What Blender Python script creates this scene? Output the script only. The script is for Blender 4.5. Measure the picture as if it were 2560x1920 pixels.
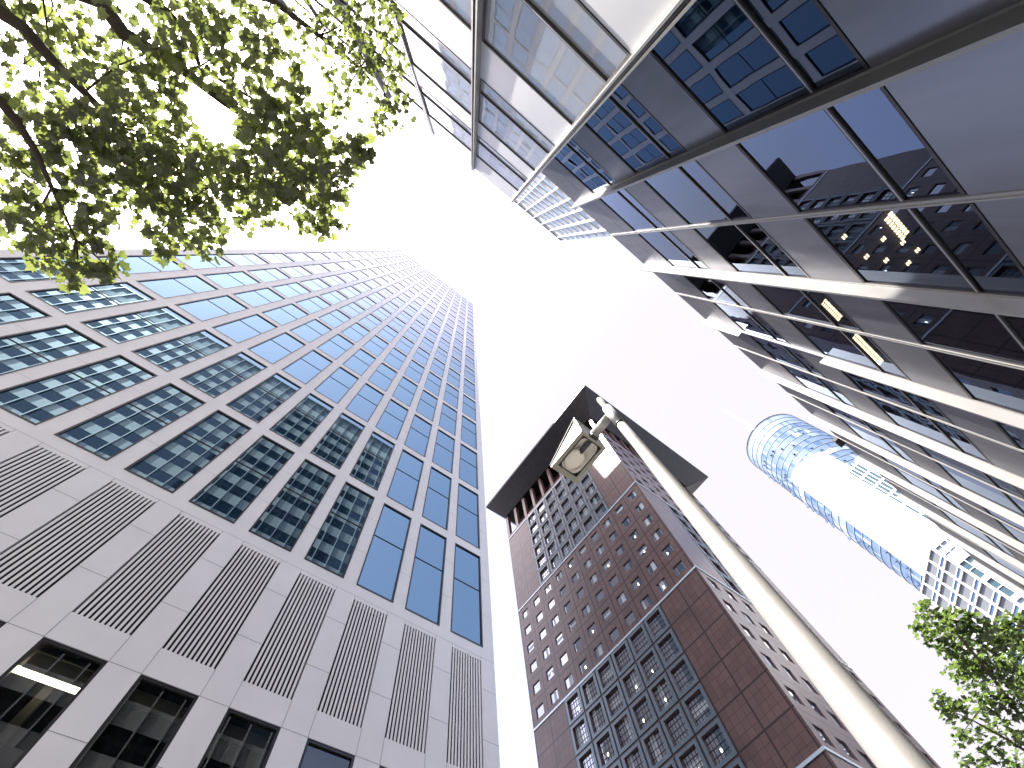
import bpy, math, random
from mathutils import Vector, Matrix, noise
rnd = random.Random(7)
for o in list(bpy.data.objects): bpy.data.objects.remove(o)
S = bpy.context.scene
C = S.collection

# ------------------------------------------------------------------ camera, sky, sun, exposure
CZ = 1.6
cam_d = bpy.data.cameras.new("camera"); cam = bpy.data.objects.new("camera", cam_d); C.objects.link(cam)
cam_d.sensor_width = 36; cam_d.lens = 15.012; cam_d.clip_start = .05; cam_d.clip_end = 4000
R_ = [[0.791492970192053, -0.604327261273476, -0.09125480490506606], [0.5570076001709028, 0.7747096741185417, -0.29927822202591753], [0.2515579684454729, 0.18604698898085537, 0.9497921385243953]]
m = Matrix(((R_[0][0], -R_[1][0], -R_[2][0], 0), (R_[0][1], -R_[1][1], -R_[2][1], 0), (R_[0][2], -R_[1][2], -R_[2][2], CZ), (0, 0, 0, 1)))
cam.matrix_world = m
S.camera = cam
SUN = Vector((-0.473, 0.0914, 0.8763)).normalized()
W = bpy.data.worlds.new("World"); S.world = W; W.use_nodes = True
wn = W.node_tree; bg = wn.nodes['Background']
sky = wn.nodes.new('ShaderNodeTexSky'); sky.sky_type = 'NISHITA'; sky.sun_disc = False
sky.sun_elevation = math.asin(SUN.z); sky.sun_rotation = math.atan2(SUN.x, SUN.y)
sky.dust_density = 3.0; sky.air_density = 1.0; sky.ozone_density = 1.0
hs = wn.nodes.new('ShaderNodeHueSaturation'); hs.inputs['Saturation'].default_value = .8
tint = wn.nodes.new('ShaderNodeVectorMath'); tint.operation = 'MULTIPLY'; tint.inputs[1].default_value = (1.04, .97, 1.0)
wn.links.new(sky.outputs[0], hs.inputs['Color']); wn.links.new(hs.outputs[0], tint.inputs[0])
# bright veil added along +x to whiten the blown-out sky, wispy at its edges
wtc = wn.nodes.new('ShaderNodeTexCoord'); wnz = wn.nodes.new('ShaderNodeTexNoise'); wnz.inputs['Scale'].default_value = 2.2; wnz.inputs['Detail'].default_value = 7; wnz.inputs['Distortion'].default_value = .6
wmap = wn.nodes.new('ShaderNodeMapping'); wmap.inputs['Scale'].default_value = (1, 2.6, 1.4); wmap.inputs['Rotation'].default_value = (0, 0, .5)
wn.links.new(wtc.outputs['Generated'], wmap.inputs[0]); wn.links.new(wmap.outputs[0], wnz.inputs['Vector'])
wsep = wn.nodes.new('ShaderNodeSeparateXYZ'); wn.links.new(wtc.outputs['Generated'], wsep.inputs[0])
wab = wn.nodes.new('ShaderNodeMath'); wab.operation = 'ABSOLUTE'
wsh = wn.nodes.new('ShaderNodeMath'); wsh.operation = 'SUBTRACT'; wsh.inputs[1].default_value = .08; wn.links.new(wsep.outputs[1], wsh.inputs[0]); wn.links.new(wsh.outputs[0], wab.inputs[0])
wadd = wn.nodes.new('ShaderNodeMath'); wadd.operation = 'MULTIPLY_ADD'; wadd.inputs[1].default_value = -.16; wn.links.new(wnz.outputs[0], wadd.inputs[0]); wn.links.new(wab.outputs[0], wadd.inputs[2])
wmr0 = wn.nodes.new('ShaderNodeMapRange'); wmr0.interpolation_type = 'SMOOTHSTEP'; wmr0.inputs[1].default_value = .14; wmr0.inputs[2].default_value = .42; wmr0.inputs[3].default_value = .95; wmr0.inputs[4].default_value = 0
wn.links.new(wadd.outputs[0], wmr0.inputs[0])
wmx = wn.nodes.new('ShaderNodeMapRange'); wmx.interpolation_type = 'SMOOTHSTEP'; wmx.inputs[1].default_value = .0; wmx.inputs[2].default_value = .4; wn.links.new(wsep.outputs[0], wmx.inputs[0])
wmr = wn.nodes.new('ShaderNodeMath'); wmr.operation = 'MULTIPLY'; wn.links.new(wmr0.outputs[0], wmr.inputs[0]); wn.links.new(wmx.outputs[0], wmr.inputs[1])
wmix = wn.nodes.new('ShaderNodeMix'); wmix.data_type = 'RGBA'; wmix.inputs[7].default_value = (1.60, 1.53, 1.66, 1)
wn.links.new(wmr.outputs[0], wmix.inputs[0]); wn.links.new(tint.outputs[0], wmix.inputs[6]); wn.links.new(wmix.outputs[2], bg.inputs[0])
bg.inputs[1].default_value = 0.15
sd = bpy.data.lights.new("sun", 'SUN'); sd.energy = 5.0; sd.angle = math.radians(.53); sd.color = (1, .95, .88)
so = bpy.data.objects.new("sun", sd); C.objects.link(so)
so.rotation_euler = SUN.to_track_quat('Z', 'Y').to_euler(); so.location = (-47, 9, 90)
S.view_settings.view_transform = 'Standard'; S.view_settings.look = 'None'
S.view_settings.exposure = 2.05; S.view_settings.gamma = 1
cy = S.cycles
cy.use_denoising = True; cy.max_bounces = 8; cy.glossy_bounces = 5; cy.diffuse_bounces = 3; cy.transmission_bounces = 5; cy.transparent_max_bounces = 8
cy.caustics_reflective = True; cy.caustics_refractive = False; cy.sample_clamp_indirect = 4; cy.blur_glossy = .5

# ------------------------------------------------------------------ materials
def mat(name):
    m = bpy.data.materials.new(name); m.use_nodes = True; nt = m.node_tree
    return m, nt, nt.nodes, nt.links, nt.nodes['Principled BSDF']
def solid(name, col, rough=.6, metal=0., var=0., scale=3., bump=0., bscale=20., spec=.5):
    m, nt, N, L, P = mat(name)
    P.inputs['Roughness'].default_value = rough; P.inputs['Metallic'].default_value = metal
    P.inputs['Specular IOR Level'].default_value = spec
    P.inputs['Base Color'].default_value = (*col, 1)
    if var or bump:
        tc = N.new('ShaderNodeTexCoord')
    if var:
        nz = N.new('ShaderNodeTexNoise'); nz.inputs['Scale'].default_value = scale; nz.inputs['Detail'].default_value = 6
        L.new(tc.outputs['Object'], nz.inputs['Vector'])
        mr = N.new('ShaderNodeMapRange'); mr.inputs[1].default_value = .3; mr.inputs[2].default_value = .7
        mr.inputs[3].default_value = 1 - var; mr.inputs[4].default_value = 1 + var
        L.new(nz.outputs[0], mr.inputs[0])
        vm = N.new('ShaderNodeVectorMath'); vm.operation = 'SCALE'; vm.inputs[0].default_value = col
        L.new(mr.outputs[0], vm.inputs['Scale']); L.new(vm.outputs[0], P.inputs['Base Color'])
    if bump:
        nb = N.new('ShaderNodeTexNoise'); nb.inputs['Scale'].default_value = bscale; nb.inputs['Detail'].default_value = 4
        L.new(tc.outputs['Object'], nb.inputs['Vector'])
        bp = N.new('ShaderNodeBump'); bp.inputs['Strength'].default_value = bump; bp.inputs['Distance'].default_value = .02
        L.new(nb.outputs[0], bp.inputs['Height']); L.new(bp.outputs[0], P.inputs['Normal'])
    return m
def glass(name, base, tint=(.9, .95, 1), ior=2.0, rough=.0, wave=0., wscale=.6, see=False, see_tint=(.25, .25, .25), dist=.05, edge=None):
    """coated architectural glass: a Fresnel weighted mirror over a dark interior (or over a tinted see-through pane)"""
    m, nt, N, L, P = mat(name); N.remove(P)
    out = N['Material Output']
    gl = N.new('ShaderNodeBsdfGlossy'); gl.inputs['Color'].default_value = (*tint, 1); gl.inputs['Roughness'].default_value = rough
    if see:
        df = N.new('ShaderNodeBsdfTransparent'); df.inputs['Color'].default_value = (*see_tint, 1)
    else:
        df = N.new('ShaderNodeBsdfDiffuse'); df.inputs['Color'].default_value = (*base, 1)
    fr = N.new('ShaderNodeFresnel'); fr.inputs['IOR'].default_value = ior
    if edge:   # the coating's colour fades towards grazing angles
        mr = N.new('ShaderNodeMapRange'); mr.inputs[1].default_value = edge[0]; mr.inputs[2].default_value = edge[1]; L.new(fr.outputs[0], mr.inputs[0])
        cm = N.new('ShaderNodeMix'); cm.data_type = 'RGBA'; L.new(mr.outputs[0], cm.inputs[0]); cm.inputs[6].default_value = (*tint, 1); cm.inputs[7].default_value = (.93, .93, 1, 1)
        L.new(cm.outputs[2], gl.inputs['Color'])
    mx = N.new('ShaderNodeMixShader'); L.new(fr.outputs[0], mx.inputs[0]); L.new(df.outputs[0], mx.inputs[1]); L.new(gl.outputs[0], mx.inputs[2])
    L.new(mx.outputs[0], out.inputs['Surface'])
    if wave:
        tc = N.new('ShaderNodeTexCoord'); nz = N.new('ShaderNodeTexNoise'); nz.inputs['Scale'].default_value = wscale; nz.inputs['Detail'].default_value = 1.5
        L.new(tc.outputs['Object'], nz.inputs['Vector'])
        bp = N.new('ShaderNodeBump'); bp.inputs['Strength'].default_value = wave; bp.inputs['Distance'].default_value = dist
        L.new(nz.outputs[0], bp.inputs['Height']); L.new(bp.outputs[0], gl.inputs['Normal'])
    return m
def emit(name, col, st):
    m, nt, N, L, P = mat(name)
    P.inputs['Base Color'].default_value = (*col, 1); P.inputs['Emission Color'].default_value = (*col, 1); P.inputs['Emission Strength'].default_value = st
    return m
def tiled(name, base, joint, tile, module, mj, var=.12, rough=.34, off=(0, 0, 0)):
    """stone cladding: small square tiles with thin joints inside big panels with dark wide joints (object space)"""
    m, nt, N, L, P = mat(name)
    P.inputs['Roughness'].default_value = rough; P.inputs['Specular IOR Level'].default_value = .32
    tc = N.new('ShaderNodeTexCoord'); sep = N.new('ShaderNodeSeparateXYZ')
    mp = N.new('ShaderNodeVectorMath'); mp.operation = 'SUBTRACT'; mp.inputs[1].default_value = off
    L.new(tc.outputs['Object'], mp.inputs[0]); L.new(mp.outputs[0], sep.inputs[0])
    def math_(op, a, b=None):
        n = N.new('ShaderNodeMath'); n.operation = op
        for i, v in enumerate((a, b)):
            if v is None: continue
            if isinstance(v, (int, float)): n.inputs[i].default_value = v
            else: L.new(v, n.inputs[i])
        return n.outputs[0]
    def line(v, per, w):
        a = math_('PINGPONG', v, per / 2)            # 0 at the joint
        return math_('LESS_THAN', a, w)
    geo = N.new('ShaderNodeNewGeometry'); sn = N.new('ShaderNodeSeparateXYZ'); L.new(geo.outputs['Normal'], sn.inputs[0])
    ax = math_('GREATER_THAN', math_('ABSOLUTE', sn.outputs[0]), .5)
    h = math_('ADD', math_('MULTIPLY', ax, sep.outputs[1]), math_('MULTIPLY', math_('SUBTRACT', 1, ax), sep.outputs[0]))
    z = sep.outputs[2]
    tl = math_('MAXIMUM', line(h, tile[0], .022), line(z, tile[1], .022))
    ml = math_('MAXIMUM', line(h, module[0], mj), line(z, module[1], mj))
    cmb = N.new('ShaderNodeCombineXYZ')
    L.new(math_('FLOOR', math_('DIVIDE', h, tile[0])), cmb.inputs[0]); L.new(math_('FLOOR', math_('DIVIDE', z, tile[1])), cmb.inputs[1]); L.new(ax, cmb.inputs[2])
    wn_ = N.new('ShaderNodeTexWhiteNoise'); L.new(cmb.outputs[0], wn_.inputs['Vector'])
    nz = N.new('ShaderNodeTexNoise'); nz.inputs['Scale'].default_value = .25; nz.inputs['Detail'].default_value = 8; L.new(tc.outputs['Object'], nz.inputs['Vector'])
    f = math_('ADD', math_('MULTIPLY', math_('SUBTRACT', wn_.outputs[0], .5), var * 2), math_('ADD', 1, math_('MULTIPLY', math_('SUBTRACT', nz.outputs[0], .5), .7)))
    vm = N.new('ShaderNodeVectorMath'); vm.operation = 'SCALE'; vm.inputs[0].default_value = base; L.new(f, vm.inputs['Scale'])
    m1 = N.new('ShaderNodeMix'); m1.data_type = 'RGBA'; L.new(tl, m1.inputs[0]); L.new(vm.outputs[0], m1.inputs[6]); m1.inputs[7].default_value = (*[c * .30 for c in base], 1)
    m2 = N.new('ShaderNodeMix'); m2.data_type = 'RGBA'; L.new(ml, m2.inputs[0]); L.new(m1.outputs[2], m2.inputs[6]); m2.inputs[7].default_value = (*joint, 1)
    L.new(m2.outputs[2], P.inputs['Base Color'])
    return m
M = {}
M['stone'] = solid('pale_stone', (.70, .675, .67), .55, var=.035, scale=.7, bump=.12, bscale=30)
M['joint'] = solid('stone_joint', (.25, .25, .27), .8)
M['black'] = solid('black_frame', (.012, .011, .013), .35)
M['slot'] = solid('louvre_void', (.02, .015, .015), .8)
M['glassW'] = glass('coated_blue_glass', (.008, .018, .028), (.58, .83, 1), 3.3, 0, .08, .35, dist=.03, edge=(.34, .46))
M['seeW'] = glass('shopfront_glass', (0, 0, 0), (.9, .95, 1), 1.75, 0, see=True, see_tint=(.5, .5, .46))
M['inner'] = solid('dark_room', (.035, .03, .026), .9, var=.3, scale=1)
M['header'] = solid('room_header', (.42, .41, .37), .8)
M['lamp_on'] = emit('ceiling_lamp', (1, .93, .72), 3.0)
M['lamp_warm'] = emit('warm_ceiling_lamp', (1, .88, .6), 2.2)
M['panel'] = solid('satin_metal_panel', (.15, .165, .195), .30, .6, var=.06, scale=1.2, bump=.03, bscale=5)
def coated(name, base, gc, fac, rough, var=.08):
    m, nt, N, L, P = mat(name); N.remove(P); out = N['Material Output']
    tc = N.new('ShaderNodeTexCoord'); nz = N.new('ShaderNodeTexNoise'); nz.inputs['Scale'].default_value = 1.4; nz.inputs['Detail'].default_value = 7; nz.inputs['Distortion'].default_value = .4
    mp = N.new('ShaderNodeMapping'); mp.inputs['Scale'].default_value = (2.2, 1, .5); L.new(tc.outputs['Object'], mp.inputs[0]); L.new(mp.outputs[0], nz.inputs['Vector'])
    mr = N.new('ShaderNodeMapRange'); mr.inputs[1].default_value = .3; mr.inputs[2].default_value = .7; mr.inputs[3].default_value = 1 - var; mr.inputs[4].default_value = 1 + var; L.new(nz.outputs[0], mr.inputs[0])
    df = N.new('ShaderNodeBsdfDiffuse'); gl = N.new('ShaderNodeBsdfGlossy')
    for nd, c in ((df, base), (gl, gc)):
        v = N.new('ShaderNodeVectorMath'); v.operation = 'SCALE'; v.inputs[0].default_value = c; L.new(mr.outputs[0], v.inputs['Scale']); L.new(v.outputs[0], nd.inputs[0])
    m2 = N.new('ShaderNodeMath'); m2.operation = 'MULTIPLY'; m2.inputs[1].default_value = rough; L.new(mr.outputs[0], m2.inputs[0]); L.new(m2.outputs[0], gl.inputs['Roughness'])
    mx = N.new('ShaderNodeMixShader'); mx.inputs[0].default_value = fac; L.new(df.outputs[0], mx.inputs[1]); L.new(gl.outputs[0], mx.inputs[2]); L.new(mx.outputs[0], out.inputs['Surface']); return m
M['panel'] = coated('satin_metal_panel_dark', (.12, .118, .125), (.31, .315, .34), .5, .30)
M['panelB'] = solid('satin_metal_panel_light', (.66, .66, .66), .42, .6, var=.05, scale=1.2, bump=.03, bscale=5)
M['fin'] = solid('anodised_fin', (.25, .245, .235), .40, .3, var=.04, scale=2)
M['dark_metal'] = solid('dark_mullion', (.05, .045, .045), .35, .6)
M['mull'] = solid('grey_mullion', (.36, .36, .37), .4, .6)
M['glassA'] = glass('dark_office_glass', (0, 0, 0), (.62, .75, 1), 2.1, 0, .07, .9, see=True, see_tint=(.28, .26, .24), dist=.03)
M['glassB'] = glass('dusty_office_glass', (.34, .35, .37), (.85, .9, 1), 2.2, .02, .10, 1.1, dist=.03)
M['band_glass'] = glass('band_glass', (.012, .016, .02), (.75, .88, 1), 1.7, 0)
M['band_light'] = solid('cream_spandrel', (.44, .44, .41), .45, .1, var=.05, scale=.3)
M['band_grey'] = solid('plant_louvre_grey', (.22, .25, .27), .6, var=.1, scale=2)
M['rib'] = solid('pale_rib', (.5, .5, .49), .4, .3)
M['brown'] = tiled('brown_granite', (.120, .074, .066), (.035, .027, .028), (.932 * 1.113, .983 * 1.113), (3.73 * 1.113, 3.93 * 1.113), .11, off=(0, 16.13 * 1.113, 71.6 * 1.113 + CZ))
M['brown2'] = solid('brown_granite_plain', (.12, .065, .055), .35, var=.15, scale=.6)
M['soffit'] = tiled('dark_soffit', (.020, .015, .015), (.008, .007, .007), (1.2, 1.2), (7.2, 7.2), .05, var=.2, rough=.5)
M['steel'] = solid('blue_grey_steel', (.13, .16, .18), .4, .5, var=.06, scale=1)
M['roofdark'] = solid('dark_roof_edge', (.03, .036, .05), .6, .3)
M['whiteline'] = solid('pale_band', (.5, .56, .6), .35, .3)
M['glassJ'] = glass('tower_window_glass', (.05, .05, .055), (.88, .92, 1), 3.2, 0, .05, .5)
M['blind'] = solid('window_blind', (.42, .44, .44), .8)
M['curt1'] = glass('curtain_glass_blue', (.11, .155, .23), (.8, .88, 1), 1.45, .05)
M['curt2'] = glass('curtain_glass_pale', (.20, .25, .31), (.85, .92, 1), 1.5, .1)
M['curt3'] = glass('curtain_glass_deep', (.06, .10, .17), (.7, .82, 1), 1.5, .03)
M['curt4'] = solid('white_glass_pane', (.45, .46, .46), .5)
M['whitepanel'] = solid('white_panel', (.78, .77, .72), .8, var=.03, scale=.1, spec=.1)
M['louvre'] = solid('light_grille', (.15, .145, .14), 1.0, spec=0)
M['teal'] = glass('podium_glass', (.03, .06, .075), (.7, .86, .92), 1.5, .02)
M['greyglass'] = glass('podium_grey_panel', (.14, .15, .16), (.8, .85, .9), 1.5, .15)
M['white_frame'] = solid('white_lattice', (.78, .76, .80), .45)
M['pole'] = solid('pale_painted_steel', (.40, .39, .37), .38, .35, var=.05, scale=6, bump=.05, bscale=60)
M['lamp_body'] = solid('lamp_housing', (.34, .32, .27), .45, .3, var=.1, scale=8)
M['reflector'] = solid('lamp_reflector', (.92, .88, .80), .4, .1, var=.08, scale=12)
M['bulb'] = solid('bulb_glass', (.92, .86, .76), .2)
M['lampglass'] = glass('lamp_cover', (0, 0, 0), (1, 1, 1), 1.35, 0, see=True, see_tint=(1, 1, 1))
M['sticker'] = solid('green_sticker', (.10, .45, .22), .5)
M['bark'] = solid('bark', (.055, .042, .032), .85, var=.3, scale=8, bump=.6, bscale=14)
M['asphalt'] = solid('asphalt', (.055, .055, .057), .85, var=.15, scale=1.5, bump=.3, bscale=60)
M['paving'] = tiled('paving', (.30, .29, .27), (.15, .15, .14), (.6, .6), (2.4, 2.4), .01, rough=.7)
M['kerb'] = solid('kerb_stone', (.34, .33, .31), .75, var=.08, scale=3)
M['roofing'] = solid('roof_gravel', (.3, .3, .29), .9, var=.1, scale=2)
M['marking'] = solid('road_paint', (.75, .75, .72), .6)
def leafmat():
    m, nt, N, L, P = mat('leaf'); N.remove(P); out = N['Material Output']
    oi = N.new('ShaderNodeNewGeometry')
    cr = N.new('ShaderNodeValToRGB'); cr.color_ramp.elements[0].color = (.024, .034, .012, 1); cr.color_ramp.elements[1].color = (.075, .095, .03, 1)
    L.new(oi.outputs['Random Per Island'], cr.inputs[0])
    df = N.new('ShaderNodeBsdfDiffuse'); tr = N.new('ShaderNodeBsdfTranslucent'); gl = N.new('ShaderNodeBsdfGlossy'); gl.inputs['Roughness'].default_value = .35
    L.new(cr.outputs[0], df.inputs[0])
    v = N.new('ShaderNodeVectorMath'); v.operation = 'MULTIPLY'; v.inputs[1].default_value = (3.4, 3.2, 2.3); L.new(cr.outputs[0], v.inputs[0]); L.new(v.outputs[0], tr.inputs[0])
    a = N.new('ShaderNodeMixShader'); a.inputs[0].default_value = .5; L.new(df.outputs[0], a.inputs[1]); L.new(tr.outputs[0], a.inputs[2])
    b = N.new('ShaderNodeMixShader'); b.inputs[0].default_value = .07; L.new(a.outputs[0], b.inputs[1]); L.new(gl.outputs[0], b.inputs[2])
    L.new(b.outputs[0], out.inputs['Surface']); return m
M['leaf'] = leafmat()
M['leaf2'] = leafmat(); M['leaf2'].name = 'leaf_green'
for nd in M['leaf2'].node_tree.nodes:
    if nd.bl_idname == 'ShaderNodeVectorMath': nd.inputs[1].default_value = (2.3, 2.4, 1.5)
    if nd.bl_idname == 'ShaderNodeValToRGB': nd.color_ramp.elements[0].color = (.018, .032, .011, 1); nd.color_ramp.elements[1].color = (.085, .12, .04, 1)

# ------------------------------------------------------------------ helpers
class MB:
    def __init__(s): s.v = []; s.f = []; s.mi = []
    def quad(s, a, b, c, d, mi=0):
        n = len(s.v); s.v += [tuple(a), tuple(b), tuple(c), tuple(d)]; s.f.append((n, n + 1, n + 2, n + 3)); s.mi.append(mi)
    def poly(s, pts, mi=0):
        n = len(s.v); s.v += [tuple(p) for p in pts]; s.f.append(tuple(range(n, n + len(pts)))); s.mi.append(mi)
    def box(s, x0, x1, y0, y1, z0, z1, mi=0):
        n = len(s.v)
        s.v += [(x0, y0, z0), (x1, y0, z0), (x1, y1, z0), (x0, y1, z0), (x0, y0, z1), (x1, y0, z1), (x1, y1, z1), (x0, y1, z1)]
        for f in ((0, 3, 2, 1), (4, 5, 6, 7), (0, 1, 5, 4), (1, 2, 6, 5), (2, 3, 7, 6), (3, 0, 4, 7)): s.f.append(tuple(n + i for i in f)); s.mi.append(mi)
    def fbox(s, F, u0, u1, z0, z1, d0, d1, mi=0):
        """box in facade space: u along, z up, d outward"""
        n = len(s.v)
        for d in (d0, d1):
            s.v += [F(u0, z0, d), F(u1, z0, d), F(u1, z1, d), F(u0, z1, d)]
        for f in ((0, 1, 2, 3), (4, 7, 6, 5), (0, 4, 5, 1), (1, 5, 6, 2), (2, 6, 7, 3), (3, 7, 4, 0)): s.f.append(tuple(n + i for i in f)); s.mi.append(mi)
    def fquad(s, F, u0, u1, z0, z1, d, mi=0):
        o_ = Vector(F(0, 0, 0)); u_ = Vector(F(1, 0, 0)) - o_; n_ = Vector(F(0, 0, 1)) - o_
        if u_.cross(Vector((0, 0, 1))).dot(n_) > 0: s.quad(F(u0, z0, d), F(u1, z0, d), F(u1, z1, d), F(u0, z1, d), mi)
        else: s.quad(F(u1, z0, d), F(u0, z0, d), F(u0, z1, d), F(u1, z1, d), mi)   # keep every pane facing outward
    def reveal(s, F, u0, u1, z0, z1, d0, d1, mi=0):
        s.quad(F(u0, z0, d0), F(u0, z0, d1), F(u0, z1, d1), F(u0, z1, d0), mi)
        s.quad(F(u1, z0, d0), F(u1, z1, d0), F(u1, z1, d1), F(u1, z0, d1), mi)
        s.quad(F(u0, z0, d0), F(u1, z0, d0), F(u1, z0, d1), F(u0, z0, d1), mi)
        s.quad(F(u0, z1, d0), F(u0, z1, d1), F(u1, z1, d1), F(u1, z1, d0), mi)
    def ring(s, F, u0, u1, z0, z1, a0, a1, b0, b1, d, mi=0):
        """flat frame between outer rect (u,z) and inner rect (a,b)"""
        s.fquad(F, u0, a0, z0, z1, d, mi); s.fquad(F, a1, u1, z0, z1, d, mi)
        s.fquad(F, a0, a1, z0, b0, d, mi); s.fquad(F, a0, a1, b1, z1, d, mi)
    def tube(s, pts, rad, n=10, mi=0, caps=True):
        base = len(s.v); k = len(pts); pts = [Vector(p) for p in pts]
        up = Vector((0, 0, 1))
        for i, p in enumerate(pts):
            t = (pts[min(i + 1, k - 1)] - pts[max(i - 1, 0)]).normalized()
            a = t.cross(up)
            if a.length < .05: a = t.cross(Vector((1, 0, 0)))
            a.normalize(); b = t.cross(a)
            r = rad[i] if isinstance(rad, (list, tuple)) else rad
            for j in range(n):
                th = 2 * math.pi * j / n; s.v.append(tuple(p + a * math.cos(th) * r + b * math.sin(th) * r))
        for i in range(k - 1):
            for j in range(n):
                j2 = (j + 1) % n
                s.f.append((base + i * n + j, base + i * n + j2, base + (i + 1) * n + j2, base + (i + 1) * n + j)); s.mi.append(mi)
        if caps:
            s.f.append(tuple(base + j for j in range(n))[::-1]); s.mi.append(mi)
            s.f.append(tuple(base + (k - 1) * n + j for j in range(n))); s.mi.append(mi)
    def build(s, name, mats, parent=None, smooth=False):
        me = bpy.data.meshes.new(name); me.from_pydata(s.v, [], s.f)
        if not isinstance(mats, (list, tuple)): mats = [mats]
        for mm in mats: me.materials.append(mm)
        if len(mats) > 1: me.polygons.foreach_set('material_index', s.mi)
        if smooth: me.polygons.foreach_set('use_smooth', [True] * len(s.f))
        me.update()
        o = bpy.data.objects.new(name, me); C.objects.link(o)
        if parent: o.parent = parent
        return o
def frameF(o, u, n):
    """facade frame: origin o, unit u (along), n (outward)"""
    o = Vector(o); u = Vector(u); n = Vector(n)
    return lambda a, z, d=0.: tuple(o + u * a + n * d + Vector((0, 0, z)))
def thing(name, label, cat, loc=(0, 0, 0), group=None, rz=0):
    o = bpy.data.objects.new(name, None); C.objects.link(o); o.location = loc; o.rotation_euler = (0, 0, rz); o.empty_display_size = .5
    o['label'] = label; o['category'] = cat
    if group: o['group'] = group
    return o
def structure(o): o['kind'] = 'structure'; return o
def ids(mb_fn): return mb_fn

# ------------------------------------------------------------------ ground
g = MB(); g.quad((-900, -900, -.13), (1200, -900, -.13), (1200, 900, -.13), (-900, 900, -.13)); structure(g.build('ground', M['asphalt']))
g = MB(); g.box(-60, 300, -3.9, 2.2, -.126, 0); structure(g.build('pavement', M['paving']))
g = MB(); g.box(-60, 300, 2.2, 2.38, -.126, .004); structure(g.build('kerb', M['kerb']))
g = MB(); g.box(-60, 44, 11.6, 70, -.126, -.002); structure(g.build('plaza', M['paving']))
g = MB()
for i in range(40): g.box(-60 + i * 6, -57 + i * 6, 6.9, 7.02, -.126, -.122)
structure(g.build('road_marking', M['marking']))

# ------------------------------------------------------------------ white tower (stone grid, big coated windows)
wt = thing('stone_grid_tower', 'pale stone tower with a strict grid of large mirror windows above vertical louvres', 'tower', (0, 16, 0))
F = frameF((0, 0, CZ), (1, 0, 0), (0, -1, 0))
XL, XR, ZT, DEP = -20.97, 13.0, 170.66, 65.
PIT, WW, X0 = 2.7697, 2.088, 12.282
ROW, WH, Z0, NR = 7.843, 7.075, 17.482, 20
cols = [(X0 - PIT * c - WW, X0 - PIT * c) for c in range(12)]
wall = MB()
ZB = -CZ
us = sorted([XL, XR] + [a for c in cols for a in c])
# column strips full height between windows (piers)
edges = [XL] + [e for c in sorted(cols) for e in c] + [XR]
LIN = .14  # louvres and lower windows are inset from the window column
zl0, zl1 = 11.58, 16.67
wz1 = 10.69; wz0 = 3.4
NROWS = 19
topz = [Z0 + ROW * r for r in range(NROWS + 1)]
for i in range(0, len(edges), 2): wall.fquad(F, edges[i], edges[i + 1], Z0, ZT, 0)
for (a, b) in cols:
    for r in range(NROWS):
        z0 = Z0 + ROW * r
        wall.fquad(F, a, b, z0 + WH, min(z0 + ROW, ZT) if r < NROWS - 1 else ZT, 0)
        wall.reveal(F, a, b, z0, z0 + WH, 0, -.10)
    l0, l1 = a + LIN, b - LIN
    wall.fquad(F, a, l0, ZB, Z0, 0); wall.fquad(F, l1, b, ZB, Z0, 0)
    wall.fquad(F, l0, l1, zl1, Z0, 0); wall.fquad(F, l0, l1, wz1, zl0, 0); wall.fquad(F, l0, l1, ZB, wz0, 0)
    wall.reveal(F, l0, l1, zl0, zl1, 0, -.3)
    wall.reveal(F, l0, l1, wz0, wz1, 0, -.14)
for i in range(0, len(edges), 2): wall.fquad(F, edges[i], edges[i + 1], ZB, Z0, 0)
wall.quad((XL, DEP, 0), (XR, DEP, 0), (XR, DEP, ZT + CZ), (XL, DEP, ZT + CZ))
wall.quad((XL, .0, ZT + CZ), (XR, .0, ZT + CZ), (XR, DEP, ZT + CZ), (XL, DEP, ZT + CZ))
wall.quad((XL, 0, 0), (XL, 0, ZT + CZ), (XL, DEP, ZT + CZ), (XL, DEP, 0))
wall.quad((XR, 0, 0), (XR, DEP, 0), (XR, DEP, ZT + CZ), (XR, 0, ZT + CZ))
jt = wall; njt = len(wall.f)
for i in range(1, len(edges) - 1):
    side = LIN if i % 2 else -LIN
    jt.fquad(F, edges[i] + side - .009, edges[i] + side + .009, wz1, zl0, .003); jt.fquad(F, edges[i] + side - .009, edges[i] + side + .009, zl1, Z0 - .6, .003)
for i in range(0, len(edges), 2):
    a = edges[i] - (LIN if i > 0 else 0); b = edges[i + 1] + (LIN if i + 2 < len(edges) else 0)
    for z in (15.21, 12.97, 8.77, 6.5): jt.fquad(F, a, b, z - .009, z + .009, .003)
    for r in range(NROWS):
        for dz in (2.2, 5.0): jt.fquad(F, edges[i], edges[i + 1], Z0 + ROW * r + dz - .007, Z0 + ROW * r + dz + .007, .003)
jt.fquad(F, XL, XR, wz1 - .009, wz1 + .009, .0025); jt.fquad(F, XL, XR, Z0 - .62, Z0 - .605, .0025)
for i_ in range(njt, len(wall.f)): wall.mi[i_] = 1
wall.build('wall', [M['stone'], M['joint']], wt)
FRW = .075
def win_frame(mb, a, b, z0, z1, mull):
    mb.fbox(F, a, a + FRW, z0, z1, -.098, .012); mb.fbox(F, b - FRW, b, z0, z1, -.098, .012)
    mb.fbox(F, a + FRW, b - FRW, z0, z0 + FRW * 1.3, -.098, .012); mb.fbox(F, a + FRW, b - FRW, z1 - FRW * 1.2, z1, -.098, .012)
    if mull: mb.fbox(F, a + FRW, b - FRW, mull - .02, mull + .02, -.06, -.035)
big = []
for r in range(NROWS):
    for c in range(12): big.append((r + abs(c - 3) * .25, c, r))
big.sort()
rest = MB(); restf = MB()
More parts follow.
